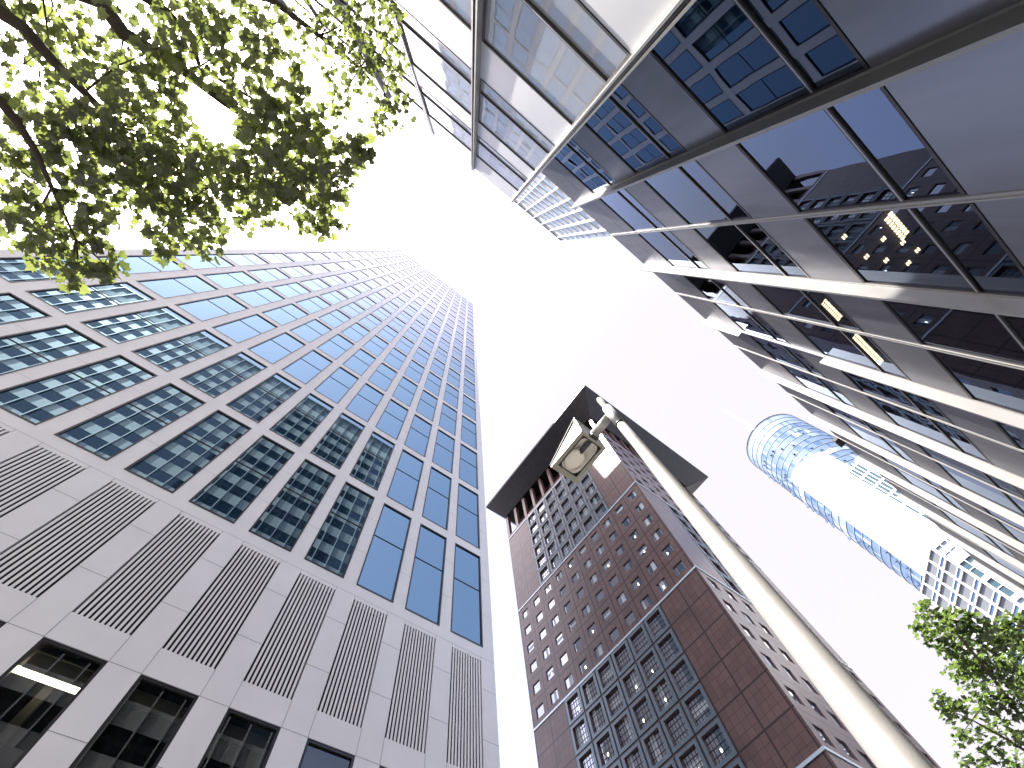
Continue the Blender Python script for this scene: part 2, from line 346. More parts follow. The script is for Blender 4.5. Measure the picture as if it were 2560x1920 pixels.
for k, (_, c, r) in enumerate(big):
    a, b = cols[c]; z0 = Z0 + ROW * r; z1 = z0 + WH
    if k < 100:
        p = MB(); p.fquad(F, a, b, z0, z1, -.065); w = p.build('window', M['glassW'], wt)
        f = MB(); win_frame(f, a, b, z0, z1, z0 + 3.95); f.build('frame', M['black'], w)
    else:
        rest.fquad(F, a, b, z0, z1, -.065, 0)
        n0 = len(rest.f); win_frame(rest, a, b, z0, z1, z0 + 3.95)
        for i in range(n0, len(rest.f)): rest.mi[i] = 1
o = rest.build('window', [M['glassW'], M['black']], wt); o['kind'] = 'stuff'
# louvres
for (a, b) in cols:
    l0, l1 = a + LIN, b - LIN
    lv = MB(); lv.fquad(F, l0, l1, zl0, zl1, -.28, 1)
    n = 12; step = (l1 - l0) / (n - .45)
    for i in range(n - 1 + 1):
        s0 = l0 + i * step + step * .52
        if s0 + step * .5 <= l1 + .05: lv.fbox(F, s0, min(s0 + step * .52, l1), zl0, zl1, -.04, -.004)
    lv.build('louvre', [M['stone'], M['slot']], wt)
# lower windows with rooms behind
for ci, (a, b) in enumerate(cols):
    l0, l1 = a + LIN, b - LIN
    p = MB(); p.fquad(F, l0 + .05, l1 - .05, wz0 + .05, wz1 - .05, -.10); w = p.build('window', M['seeW'], wt)
    f = MB(); f.fbox(F, l0, l0 + .09, wz0, wz1, -.138, -.02); f.fbox(F, l1 - .09, l1, wz0, wz1, -.138, -.02)
    f.fbox(F, l0 + .09, l1 - .09, wz0, wz0 + .09, -.138, -.02); f.fbox(F, l0 + .09, l1 - .09, wz1 - .1, wz1, -.138, -.02)
    f.build('frame', M['black'], w)
    h = MB(); h.fbox(F, l0 + .1, l1 - .1, wz1 - .55, wz1 - .12, -.5, -.45); h.build('blind_box', M['header'], w)
room = MB()
room.fquad(F, XL + .3, XR - .3, ZB, 10.9, -4.5); room.quad(F(XL + .3, 10.6, -.15), F(XR - .3, 10.6, -.15), F(XR - .3, 10.6, -4.5), F(XL + .3, 10.6, -4.5))
room.quad(F(XL + .3, 6.4, -.6), F(XR - .3, 6.4, -.6), F(XR - .3, 6.4, -4.5), F(XL + .3, 6.4, -4.5))
for (a, b) in cols:
    mx_ = (a + b) / 2; room.fbox(F, mx_ - .12, mx_ + .12, ZB, 10.6, -1.6, -1.3)
    room.fbox(F, mx_ - .9, mx_ + .9, 8.6, 8.75, -1.7, -1.6)
room.build('interior', M['inner'], wt)
lt = MB(); lt.box(-4.3, -1.9, .9, 1.15, 11.95, 12.0); lt.build('ceiling_lamp', M['lamp_on'], wt)
lt = MB(); lt.box(-7.2, -4.5, 1.0, 1.25, 7.75, 7.8); lt.build('ceiling_lamp', M['lamp_on'], wt)
lt = MB()
for i in range(12):
    for r in range(20):
        lt.quad((XR + .03, 2 + i * 2.7, Z0 + ROW * r + CZ), (XR + .03, 4.1 + i * 2.7, Z0 + ROW * r + CZ), (XR + .03, 4.1 + i * 2.7, Z0 + ROW * r + WH + CZ), (XR + .03, 2 + i * 2.7, Z0 + ROW * r + WH + CZ)) if r < NROWS else None
o = lt.build('side_window', M['glassW'], wt); o['kind'] = 'stuff'
pl = MB(); pl.box(-18, 10, 20.6, 62, ZT + CZ, ZT + CZ + 48); pl.build('roof_shade_block', M['stone'], wt)  # unseen block added on the roof to keep sun off the brown tower

# ------------------------------------------------------------------ glass office building beside the camera (flush bays with fins)
def office(root, F, fins, floors, xend, roof, gm, pm, first_deep, room_depth=5., zmin=.55, skip_room=False, uleft=None):
    """fins: list of u positions; alternate deep and flat. floors: list of (sill, transom, head) levels"""
    for i in range(len(fins) - 1):
        a, b = fins[i] + .05, fins[i + 1] - .05
        for (s, t, h) in floors:
            p = MB(); p.fquad(F, a, b, s, h, -.03); w = p.build('window', gm, root)
            f = MB()
            f.fbox(F, a, a + .03, s, h, -.028, -.004); f.fbox(F, b - .03, b, s, h, -.028, -.004)
            f.fbox(F, a + .03, b - .03, s, s + .045, -.028, .008); f.fbox(F, a + .03, b - .03, h - .03, h, -.028, -.004)
            f.fbox(F, a + .03, b - .03, t - .035, t - .012, -.028, .0); f.fbox(F, a + .03, b - .03, t + .012, t + .035, -.028, .0); f.build('frame', M['dark_metal'], w)
            fl = MB(); fl.fbox(F, a + .03, b - .03, t - .011, t + .011, -.028, .004); fl.build('transom', M['mull'], w)
        lv = sorted(floors); pz = []
        prev = -CZ
        for (s, t, h) in lv: pz.append((prev, s)); prev = h
        pz.append((prev, roof))
        for (z0, z1) in pz:
            if z1 > roof - .01:
                zm = z0 + (roof - z0) * .33
                p = MB(); p.fbox(F, a, b, z0 + .01, zm - .01, -.1, .0); p.fbox(F, a, b, zm + .01, z1, -.1, .0)
            else:
                p = MB(); p.fbox(F, a, b, z0 + .012, z1 - .012, -.1, .0)
            p.build('panel', pm, root)
    return
ob = thing('glass_office_building', 'dark glass office building with satin metal panels and projecting sunlit fins, at the right', 'office building', (0, -4, 0), rz=math.radians(.41))
FA = frameF((0, 0, CZ), (1, 0, 0), (0, 1, 0))
finsA = [.34] + [2.30 + 1.966 * k for k in range(0, 17)]
floorsA = [(.88 + 0, 1.66, 3.54), (4.88, 5.66, 7.55), (8.85, 9.63, 11.54), (12.92, 13.63, 15.50)]
ROOFA = 18.25
office(ob, FA, finsA, floorsA, 36, ROOFA, M['glassA'], M['panel'], True)
for k, x in enumerate(finsA):
    deep = (k % 2 == 1)
    if k == 0: continue
    if deep:
        segs = [(ZB + .0, ROOFA + .1)]
        if k == 5: segs = [(ZB, 11.5), (15.6, ROOFA + .1)]
        for (z0, z1) in segs:
            f = MB(); f.fbox(FA, x - .02, x + .04, z0, z1, .012, .25); f.fbox(FA, x - .05, x + .06, z0, z1, -.12, .012); f.build('fin', M['fin'], ob)
        if k == 5:
            f = MB(); f.fbox(FA, x - .04, x + .05, 11.5, 15.6, -.12, .05); f.build('fin', M['mull'], ob)
    else:
        f = MB()
        f.fbox(FA, x - .05, x + .05, ZB, ROOFA + .05, -.12, .004); f.fbox(FA, x - .05, x - .018, ZB, ROOFA + .05, .004, .018); f.fbox(FA, x + .018, x + .05, ZB, ROOFA + .05, .004, .018)
        f.build('mullion', M['fin'], ob)
r = MB(); x1 = finsA[-1]
r.box(.34, x1, -8, -5, 0, ROOFA + CZ - .3); r.box(.34, x1, -5, -.1, ROOFA + CZ - .6, ROOFA + CZ - .3)
for (s, t, h) in floorsA: r.box(.34, x1, -5, -.14, h + .1 + CZ, h + .4 + CZ)
r.box(x1, x1 + .2, -8, 0, 0, ROOFA + CZ)
r.build('interior', M['inner'], ob)
def strip_lamp(x0, x1, y, z, name='strip_lamp'):
    l = MB(); n = int((x1 - x0) / .075)
    for i in range(n):
        xx = x0 + (x1 - x0) * i / n
        l.box(xx, xx + .045, y, y + .075, z, z + .02); l.box(xx + .02, xx + .06, y + .10, y + .175, z, z + .02)
    l.build(name, M['lamp_warm'], ob)
strip_lamp(8.9, 9.75, -1.15, 11.62 + CZ); strip_lamp(10.5, 11.95, -1.1, 11.62 + CZ); strip_lamp(5.6, 6.2, -1.15, 7.6 + CZ)
for (x, y, z) in ((5.2, -.35, 7.6), (5.84, -.8, 7.6), (6.2, -1.0, 7.6), (6.55, -1.1, 7.6), (5.83, -.4, 7.6), (6.2, -.6, 7.6), (6.6, -.85, 7.6)):
    l = MB(); l.box(x, x + .07, y, y + .025, z + CZ, z + CZ + .02); l.box(x, x + .07, y + .05, y + .075, z + CZ, z + CZ + .02); l.build('spot_lamp', M['lamp_warm'], ob)
# roof clutter at the far edge of the roof
rc = MB(); rc.box(20.2, 20.8, -.2, .22, ROOFA + CZ + .1, ROOFA + CZ + .28); rc.build('roof_bracket', M['dark_metal'], ob)

bb = thing('corner_office_block', 'glass office block with glaring sunlit panels, protruding left of the dark bays', 'office building', (0, -2.45, 0))
finsB = [.235 - 1.855 * k for k in range(0, 8)][::-1]
floorsB = [(.88, 1.66, 3.54), (4.88, 5.66, 7.46), (8.84, 9.6, 11.60), (12.8, 13.5, 15.48)]
office(bb, FA, finsB, floorsB, .3, 17.9, M['glassB'], M['panelB'], True)
for k, x in enumerate(finsB):
    kk = 7 - k
    f = MB()
    if kk in (0, 1, 3, 5, 7):
        f.fbox(FA, x - .05, x + .05, ZB, 17.95, -.12, .01); f.fbox(FA, x - .045, x - .02, ZB, 17.95, .01, .13); f.fbox(FA, x + .02, x + .045, ZB, 17.95, .01, .13)
        f.build('fin', M['fin'], bb)
        d = MB(); d.fbox(FA, x - .012, x + .012, ZB, 17.9, .012, .10); d.build('fin_gap', M['dark_metal'], bb)
    else:
        f.fbox(FA, x - .05, x + .05, ZB, 17.95, -.12, .004); f.fbox(FA, x - .05, x - .018, ZB, 17.95, .004, .03); f.fbox(FA, x + .018, x + .05, ZB, 17.95, .004, .03)
        f.build('mullion', M['mull'], bb)
r = MB(); r.box(finsB[0] - .05, .25, -9.5, -.14, 0, 17.9 + CZ - .02); r.build('wall', M['panel'], bb)

# ------------------------------------------------------------------ banded tower behind the offices
bt = thing('banded_tower', 'tall pale tower with horizontal glass bands and thin vertical ribs rising behind the offices', 'tower', (0, -12, 0))
FB = frameF((0, 0, CZ), (1, 0, 0), (0, 1, 0))
BX0, BX1, BR = -60., 12.9, 87.
FP = 3.59
r = MB(); r.box(BX0, BX1 - .05, -28, -.12, 0, BR + CZ - .2); r.build('wall', M['band_light'], bt)
z = BR - 5.6
lv = []
while z > 14: lv.append(z); z -= FP
w_ = 1.956; ribs = [BX1 - .95 - w_ * k for k in range(38)]
for z in lv:
    p = MB(); p.fbox(FB, BX0, BX1, z - FP * .5, z - .01, -.11, -.04); p.build('spandrel', M['band_light'], bt)
    p = MB(); p.fquad(FB, BX0, BX1, z - FP, z - FP * .5, -.08); p.build('window_band', M['band_glass'], bt)
p = MB(); p.fbox(FB, BX0, BX1, BR - 5.6, BR - 3.6, -.11, .0); p.build('parapet', M['whitepanel'], bt)
for i, x in enumerate(ribs):
    a = ribs[i + 1] if i + 1 < len(ribs) else BX0
    p = MB(); p.fbox(FB, a + .12, x - .12, BR - 3.6, BR - .25, -.11, -.05); p.build('plant_grille', M['band_grey'], bt)
    p = MB(); p.fbox(FB, x - .06, x + .06, 12, BR, -.06, .12); p.build('rib', M['rib'], bt)
p = MB(); p.box(BX1 - .05, BX1 + .05, -28, .1, 12, BR + CZ); p.build('corner_post', M['curt1'], bt)
p = MB(); p.fbox(FB, BX0, BX1, BR - .25, BR + .05, -.2, .1); p.build('roof_edge', M['rib'], bt)

# ------------------------------------------------------------------ brown granite tower with flat overhanging roof
K = 1.113
jc = thing('brown_granite_tower', 'brown granite tower with small square windows, steel gridded bays and a wide dark overhanging roof', 'tower', (0, 0, 0))
x0, y0 = 50.9 * K, 15.8 * K; x1, y1 = 88.9 * K, 53.7 * K
ZC = 96.0 * K + CZ
FL = frameF((x0, 16.13 * K, CZ), (0, 1, 0), (-1, 0, 0))
FR = frameF((50.9 * K + .33 * K, y0, CZ), (1, 0, 0), (0, -1, 0))
MW, MH = 3.73 * K, 3.93 * K
lines = [24.5 * K, 48.0 * K, 71.6 * K, 95.5 * K]
wall = MB(); steel = MB(); trims = MB(); stuffw = MB(); indiv = []
def module_wall(Fx, i, zt, kind, indiv_ok):
    u0, u1 = i * MW, (i + 1) * MW; z0_, z1_ = zt - MH, zt
    if kind == 'plain':
        wall.fquad(Fx, u0, u1, z0_, z1_, 0); return
    if kind == 'small':
        c = (u0 + u1) / 2; cz = (z0_ + z1_) / 2; hw, hh = .93 * K, .88 * K
        wall.ring(Fx, u0, u1, z0_, z1_, c - hw, c + hw, cz - hh, cz + hh, 0)
        wall.reveal(Fx, c - hw, c + hw, cz - hh, cz + hh, 0, -.23)
        spec = ('small', Fx, c - hw, c + hw, cz - hh, cz + hh)
    else:
        g_ = .16
        wall.ring(Fx, u0, u1, z0_, z1_, u0 + g_, u1 - g_, z0_ + g_, z1_ - g_, 0)
        a0, a1, b0, b1 = u0 + .58 * K, u1 - .58 * K, z0_ + .56 * K, z1_ - .5 * K
        n0 = len(steel.f)
        steel.ring(Fx, u0 + g_, u1 - g_, z0_ + g_, z1_ - g_, a0, a1, b0, b1, .10)
        steel.reveal(Fx, u0 + g_, u1 - g_, z0_ + g_, z1_ - g_, 0, .10)
        wall.reveal(Fx, a0, a1, b0, b1, .10, -.38)
        spec = ('grid', Fx, a0, a1, b0, b1)
    if indiv_ok: indiv.append(spec)
    else:
        _, Fy, a, b, c_, d_ = spec
        dd = -.21 if kind == 'small' else -.36
        stuffw.fquad(Fy, a, b, c_, d_, dd, 0)
        n0 = len(stuffw.f)
        if kind == 'grid':
            for t in range(1, 4):
                u = a + (b - a) * t / 4; stuffw.fbox(Fy, u - .035, u + .035, c_, d_, dd, dd + .06)
                zz = c_ + (d_ - c_) * t / 4; stuffw.fbox(Fy, a, b, zz - .035, zz + .035, dd, dd + .055)
        for q_ in range(n0, len(stuffw.f)): stuffw.mi[q_] = 1
        if rnd.random() < .5:
            n0 = len(stuffw.f); bw = (b - a) * rnd.choice((.3, .45)); s_ = a + (b - a) * rnd.random() * .5
            stuffw.fquad(Fy, s_, s_ + bw, c_ + (d_ - c_) * .1, d_, dd + .006)
            stuffw.mi[-1] = 2
for face, Fx in (('L', FL), ('R', FR)):
    for zone in range(4):
        ztop = [95.5 * K, 71.6 * K, 48.0 * K, 24.5 * K][zone]
        for rr in range(6):
            zt = ztop - rr * MH - (.15 if zone else .15)
            if zt - MH < -CZ: continue
            for i in range(10):
                if face == 'L': kind = 'small' if zone in (1, 3) else ('grid' if 2 <= i <= 7 else 'plain')
                else: kind = 'small' if zone in (0, 2) else ('grid' if 2 <= i <= 7 else 'plain')
                if zone == 3: kind = 'small'
                module_wall(Fx, i, zt, kind, face == 'L' and ((zone == 1) or (zone == 2 and 2 <= i <= 7)) and len(indiv) < 96)
U10 = 10 * MW
for Fx, W_ in ((FL, y1 - y0), (FR, x1 - x0)):
    for u0, u1 in ((-.33 * K, 0), (U10, W_ - .33 * K)): wall.fquad(Fx, u0, u1, -CZ, 96 * K, 0)
    for zz in (24.5 * K, 48.0 * K, 71.6 * K):
        trims = MB(); trims.fbox(Fx, -.33 * K - .1, W_ - .33 * K, zz - .16, zz + .16, -.05, .12); trims.build('pale_band', M['whiteline'], jc)
        wall.fquad(Fx, 0, U10, zz - .17, zz + .6, -.002) if False else None
    trims = MB(); trims.fbox(Fx, -.33 * K - .1, W_ - .33 * K, 95.3 * K - .05, 95.3 * K + .3, -.05, .12); trims.build('pale_band', M['whiteline'], jc)
    wall.fbox(Fx, -.33 * K, W_ - .33 * K, 95.5 * K, 96.6 * K, -3.0, .0)
    # filler courses behind the pale lines
    for zt_, in ((71.6 * K,), (48.0 * K,), (24.5 * K,)):
        wall.fquad(Fx, 0, U10, zt_ - .2, zt_ + .25, -.01)
wall.quad((x1, y0, 0), (x1, y1, 0), (x1, y1, ZC), (x1, y0, ZC)); wall.quad((x0, y1, 0), (x1, y1, 0), (x1, y1, ZC), (x0, y1, ZC))
wall.build('wall', M['brown'], jc)
steel.build('steel_grid', M['steel'], jc)
o = stuffw.build('small_window', [M['glassJ'], M['steel'], M['blind']], jc); o['kind'] = 'stuff'
core = MB(); core.box(x0 + 1.2, x1 - .5, y0 + 1.2, y1 - .5, 0, 95 * K); core.build('interior', M['inner'], jc)
for spec in indiv:
    kind, Fy, a, b, c_, d_ = spec
    dd = -.21 if kind == 'small' else -.36
    p = MB(); p.fquad(Fy, a, b, c_, d_, dd); w = p.build('window', M['glassJ'], jc)
    f = MB()
    if kind == 'grid':
        for t in range(1, 5):
            u = a + (b - a) * t / 5; f.fbox(Fy, u - .03, u + .03, c_, d_, dd + .002, dd + .06)
        for t in range(1, 4):
            zz = c_ + (d_ - c_) * t / 4; f.fbox(Fy, a, b, zz - .03, zz + .03, dd + .002, dd + .055)
        f.build('glazing_bars', M['dark_metal'], w)
    else:
        f.fbox(Fy, a, b, c_, c_ + .08, dd + .002, dd + .07); f.fbox(Fy, a, a + .07, c_ + .08, d_, dd + .002, dd + .07); f.fbox(Fy, b - .07, b, c_ + .08, d_, dd + .002, dd + .07); f.build('frame', M['steel'], w)
    if rnd.random() < (.42 if kind == 'small' else .4):
        f = MB(); bw = (b - a) * rnd.choice((.22, .3, .4)); s_ = a + .1 + (b - a - bw - .2) * rnd.random()
        if rnd.random() < .65: f.fbox(Fy, s_, s_ + bw, c_ + .1, d_, dd + .003, dd + .02)
        else: f.fbox(Fy, a + .1, b - .1, c_ + (d_ - c_) * .35, c_ + (d_ - c_) * .62, dd + .003, dd + .02)
        f.build('blind', M['blind'], w)
    if rnd.random() < .25:
        f = MB(); u = a + (b - a) * (.3 + .4 * rnd.random()); zz = c_ + (d_ - c_) * .25; f.fbox(Fy, u, u + .2, zz, zz + .42, dd + .003, dd + .03); f.build('room_lamp', M['lamp_on'], w)
# loggia pillars and roof
zp0, zp1 = 96.6 * K + CZ, 105.3 * K + CZ
for i in range(11):
    u = i * MW
    for Fx in (FL, FR):
        if Fx is FR and i == 0: continue
        p = MB(); uu = min(max(u, .2), U10); p.fbox(Fx, uu - .5, uu + .5, 96.6 * K, 105.3 * K, -1.1, -.05); p.build('pillar', M['brown2'], jc)
p = MB(); p.box(x0 + 4, x1 - 2, y0 + 4, y1 - 2, ZC - 1, zp1 + .5); p.build('loggia_wall', M['brown2'], jc)
zr = 112. * K + CZ
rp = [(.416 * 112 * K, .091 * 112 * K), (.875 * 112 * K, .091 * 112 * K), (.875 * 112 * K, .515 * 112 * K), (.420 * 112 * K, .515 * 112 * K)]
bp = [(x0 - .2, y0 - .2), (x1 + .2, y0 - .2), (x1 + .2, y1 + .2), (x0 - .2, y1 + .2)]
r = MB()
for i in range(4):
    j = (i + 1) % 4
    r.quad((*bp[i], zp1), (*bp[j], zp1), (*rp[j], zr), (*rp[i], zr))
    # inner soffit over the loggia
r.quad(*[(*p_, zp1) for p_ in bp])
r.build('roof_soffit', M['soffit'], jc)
r = MB()
for i in range(4):
    j = (i + 1) % 4
    r.quad((*rp[i], zr), (*rp[j], zr), (*rp[j], zr + .9), (*rp[i], zr + .9))
r.quad(*[(*p_, zr + .9) for p_ in rp]); r.build('roof', M['roofdark'], jc)

# ------------------------------------------------------------------ round glass tower with white square core
mt = thing('round_glass_tower', 'tall round blue glass tower with a blank white side and a thin mast', 'tower', (190, -19, 0))
HX, HY, RR, HT = 190., -19., 16.7, 200. + CZ
fac = MB(); NS = 72; FH = 3.75
nfl = int(HT / FH)
for fl in range(10, nfl):
    z0_, z1_ = fl * FH, (fl + 1) * FH
    top = fl >= nfl - 3
    for s_ in range(NS):
        a0, a1 = 2 * math.pi * s_ / NS, 2 * math.pi * (s_ + 1) / NS
        bandy = fl in (nfl - 17, nfl - 16, nfl - 11)
        v = rnd.random(); mi = 1 if (bandy and v < .65) else (3 if bandy else (0 if v < .72 else (1 if v < .86 else (2 if v < .985 else 3))))
        if top: mi = 1 if v < .85 else 0
        P = lambda a, z: (RR * math.cos(a), RR * math.sin(a), z)
        fac.quad(P(a0, z0_), P(a1, z0_), P(a1, z1_), P(a0, z1_), mi)
fac.build('curtain_wall', [M['curt1'], M['curt2'], M['curt3'], M['curt4']], mt)
rg = MB()
for fl in range(10, nfl + 1):
    z0_ = fl * FH
    for s_ in range(NS):
        a0, a1 = 2 * math.pi * s_ / NS, 2 * math.pi * (s_ + 1) / NS
        P = lambda a, r_, z: (r_ * math.cos(a), r_ * math.sin(a), z)
        rg.quad(P(a0, RR, z0_ - .12), P(a1, RR, z0_ - .12), P(a1, RR + .16, z0_ - .12), P(a0, RR + .16, z0_ - .12))
        rg.quad(P(a0, RR + .16, z0_ - .12), P(a1, RR + .16, z0_ - .12), P(a1, RR + .16, z0_ + .12), P(a0, RR + .16, z0_ + .12))
rg.build('floor_edge', M['curt2'], mt)
vt = MB()
for _ in range(150):
    a = rnd.uniform(1.6, 4.7); z_ = (nfl - rnd.randint(4, 40)) * FH + .6
    P = lambda r_, aa: (r_ * math.cos(aa), r_ * math.sin(aa))
    vt.box(*sorted((P(RR + .1, a)[0], P(RR + .5, a)[0] - .2)), *sorted((P(RR + .1, a)[1], P(RR + .1, a)[1] + .9)), z_, z_ + 1.2)
o = vt.build('open_vent', M['curt3'], mt); o['kind'] = 'stuff'
ms = MB(); ms.tube([(0, 0, HT - 3), (0, 0, HT + 26), (0, 0, HT + 47)], [1.3, 1.1, .5], 12); ms.build('mast', M['whitepanel'], mt)
rf = MB(); rf.poly([(RR * math.cos(2 * math.pi * s_ / NS), RR * math.sin(2 * math.pi * s_ / NS), HT - 1.7) for s_ in range(NS)]); rf.build('roof', M['roofing'], mt)
cw = MB(); prof = [(-6.55, 60), (-6.55, 156.), (-8.3, 158.1), (-12.5, 159.8), (-23.1, 156.4), (-24.4, 152), (-24.4, 60)]
fx = 170. - HX
fr_ = [(fx, y - HY, z + CZ) for y, z in prof]; bk_ = [(fx + 12, y - HY, z + CZ) for y, z in prof]
cw.poly(fr_); 
for i in range(len(prof)): j = (i + 1) % len(prof); cw.quad(fr_[i], bk_[i], bk_[j], fr_[j])
cw.build('white_core', M['whitepanel'], mt)
gr = MB()
for i in range(9):
    t = i / 9; y_ = -12.4 - 9.2 * t * .62
    gr.box(fx - .12, fx - .02, y_ - HY - .42, y_ - HY - .0, 141.5 + CZ, 151.5 + CZ)
gr.build('grille', M['louvre'], mt)
gs = MB(); gf = MB()
gs.box(fx + .1, fx + 8, -28.6 - HY, -24.3 - HY, 70 + CZ, 141 + CZ)
for z_ in [70 + 5.8 * k for k in range(13)]: gf.box(fx - .25, fx + .1, -28.8 - HY, -22.0 - HY, z_ + CZ, z_ + .9 + CZ)
for y_ in (-28.8, -27.4, -26, -24.6, -23.2): gf.box(fx - .2, fx + .1, y_ - HY, y_ - HY + .3, 70 + CZ, 141.5 + CZ)
gs2 = MB(); gs2.box(fx - .1, fx + .08, -28.6 - HY, -22.2 - HY, 70 + CZ, 141 + CZ); gs2.build('glass_strip', M['teal'], mt)
gs.build('glass_shaft', M['teal'], mt); gf.build('white_lattice', M['white_frame'], mt)

pb = thing('lattice_glass_block', 'glass block with a white lattice of bars at the foot of the round tower', 'office building', (124.7, -11.1, 0))
PT = 75 + CZ
def lattice(F, W_, cw_, hh, nm, z_lo=2):
    gl = MB(); gl.fquad(F, 0, W_, z_lo, PT, 0); return gl
F1 = frameF((0, 0, 0), (0, -1, 0), (-1, 0, 0)); s2 = math.sqrt(.5)
F2 = frameF((0, 0, 0), (s2, s2, 0), (-s2, s2, 0)); F3 = frameF((13.6 * s2, 13.6 * s2, 0), (0, 1, 0), (-1, 0, 0))
for Fq, W_, gm in ((F1, 46, 'teal'), (F2, 13.6, 'greyglass')):
    step = 5.2 if Fq is not F2 else 3.5
    z_ = PT; k = 0; bars = MB()
    while z_ > 6:
        up = gm == 'greyglass' and z_ > 60
        p = MB(); p.fquad(Fq, 0, W_, z_ - step, z_ - .01, 0); p.build('glazing', M['greyglass' if up else ('teal' if k % 3 or Fq is F2 else 'curt2')], pb)
        if up:
            p = MB(); p.fbox(Fq, 0, W_, z_ - step, z_ - step + .85, .01, .03); p.build('vent_strip', M['curt3'], pb)
        if Fq is F1:
            bars.fbox(Fq, 0, W_, z_ - .95, z_, .03, .34); bars.fbox(Fq, 0, W_, z_ - 3.0, z_ - 2.85, .03, .16)
        else:
            bars.fbox(Fq, 0, W_, z_ - .3, z_, .03, .34); bars.fbox(Fq, 0, W_, z_ - step + .85, z_ - step + 1.0, .03, .16)
        z_ -= step; k += 1
    n = round(W_ / (1.6 if Fq is F1 else 3.4))
    for i in range(n + 1):
        u = i * W_ / n; w2 = .07 if (Fq is F1 and i % 2) else .15; bars.fbox(Fq, u - w2, u + w2, 4, PT, .03, .40)
    bars.build('white_lattice', M['white_frame'], pb)
r = MB(); r.poly([(0, 0, PT - .3), (13.6 * s2, 13.6 * s2, PT - .3), (60, 13.6 * s2, PT - .3), (60, -46, PT - .3), (0, -46, PT - .3)])
r.quad((13.6 * s2, 13.6 * s2, 0), (60, 13.6 * s2, 0), (60, 13.6 * s2, PT - .3), (13.6 * s2, 13.6 * s2, PT - .3)); r.build('roof', M['roofing'], pb)

# ------------------------------------------------------------------ street lamp
PX, PY = 3.385, .705
sl = thing('street_lamp', 'pale steel lamp post with a boxy glass-bottomed head on a short arm', 'street lamp', (PX, PY, 0))
p = MB(); zt = 7.2 + CZ
p.tube([(.0, .045, 0), (.0, .04, 3.0), (0, .01, 6.0), (0, 0, 7.0), (0, 0, 8.0)], [.138, .118, .088, .075, .068], 32); p.build('pole', M['pole'], sl, True)
p = MB(); p.tube([(0, 0, 7.98), (0, 0, zt - .03), (0, 0, zt)], [.055, .055, .035], 28); p.build('pole_tip', M['pole'], sl, True)
p = MB(); p.tube([(0, 0, 7.62), (0, 0, 8.32)], [.082, .082], 32); p.build('collar', M['pole'], sl, True)
p = MB(); p.tube([(0, 0, 7.595), (0, 0, 7.619)], [.084, .084], 32); p.build('collar_seal', M['black'], sl, True)
p = MB(); p.tube([(0.0, .08, 8.08), (.02, .46, 8.09)], [.074, .074], 24); p.build('arm', M['pole'], sl, True)
hd = MB()
hx0, hx1, hy0, hy1, hz = 3.16 - PX, 3.72 - PX, 1.235 - PY, 2.06 - PY, 6.45 + CZ
zh = 7.0 + CZ
bt_ = .05
# bottom ring
ix0, ix1, iy0, iy1 = hx0 + .08, hx1 - .08, hy0 + .05, hy1 - .11
for (a, b, c, d) in ((hx0, ix0, hy0, hy1), (ix1, hx1, hy0, hy1), (ix0, ix1, hy0, iy0), (ix0, ix1, iy1, hy1)): hd.box(a, b, c, d, hz, hz + .03)
# wedge housing: high at the arm side, low at the far side
A_, B_, C_, D_ = (hx0, hy0, hz + .03), (hx1, hy0, hz + .03), (hx1, hy1, hz + .03), (hx0, hy1, hz + .03)
A2, B2, C2, D2 = (hx0 + .015, hy0, zh), (hx1 - .015, hy0, zh), (hx1 - .015, hy1 - .02, hz + .07), (hx0 + .015, hy1 - .02, hz + .07)
hd.quad(A_, A2, B2, B_); hd.quad(B_, B2, C2, C_); hd.quad(C_, C2, D2, D_); hd.quad(D_, D2, A2, A_); hd.quad(A2, D2, C2, B2)
head = hd.build('lamp_head', M['lamp_body'], sl)
p = MB()
p.box(hx0 - .012, hx0 + .012, hy0 - .01, hy0 + .012, hz, zh + .01)
for (s0, s1) in (((hx0 - .004, hy0, zh), (hx0 - .004, hy1, hz + .06)), ((hx1 + .004, hy0, zh), (hx1 + .004, hy1, hz + .06))): p.tube([s0, s1], .014, 8)
p.tube([(hx0, hy0, zh), (hx1, hy0, zh)], .014, 8); p.build('edge_trim', M['pole'], head)
p = MB(); p.quad((ix0, iy0, hz + .012), (ix1, iy0, hz + .012), (ix1, iy1, hz + .012), (ix0, iy1, hz + .012)); p.build('glass_cover', M['lampglass'], head)
p = MB()
for (a, b, c, d) in ((ix0 - .006, ix0 + .012, iy0, iy1), (ix1 - .012, ix1 + .006, iy0, iy1), (ix0, ix1, iy0 - .006, iy0 + .012), (ix0, ix1, iy1 - .012, iy1 + .006)): p.box(a, b, c, d, hz - .006, hz + .010)
p.build('gasket', M['black'], head)
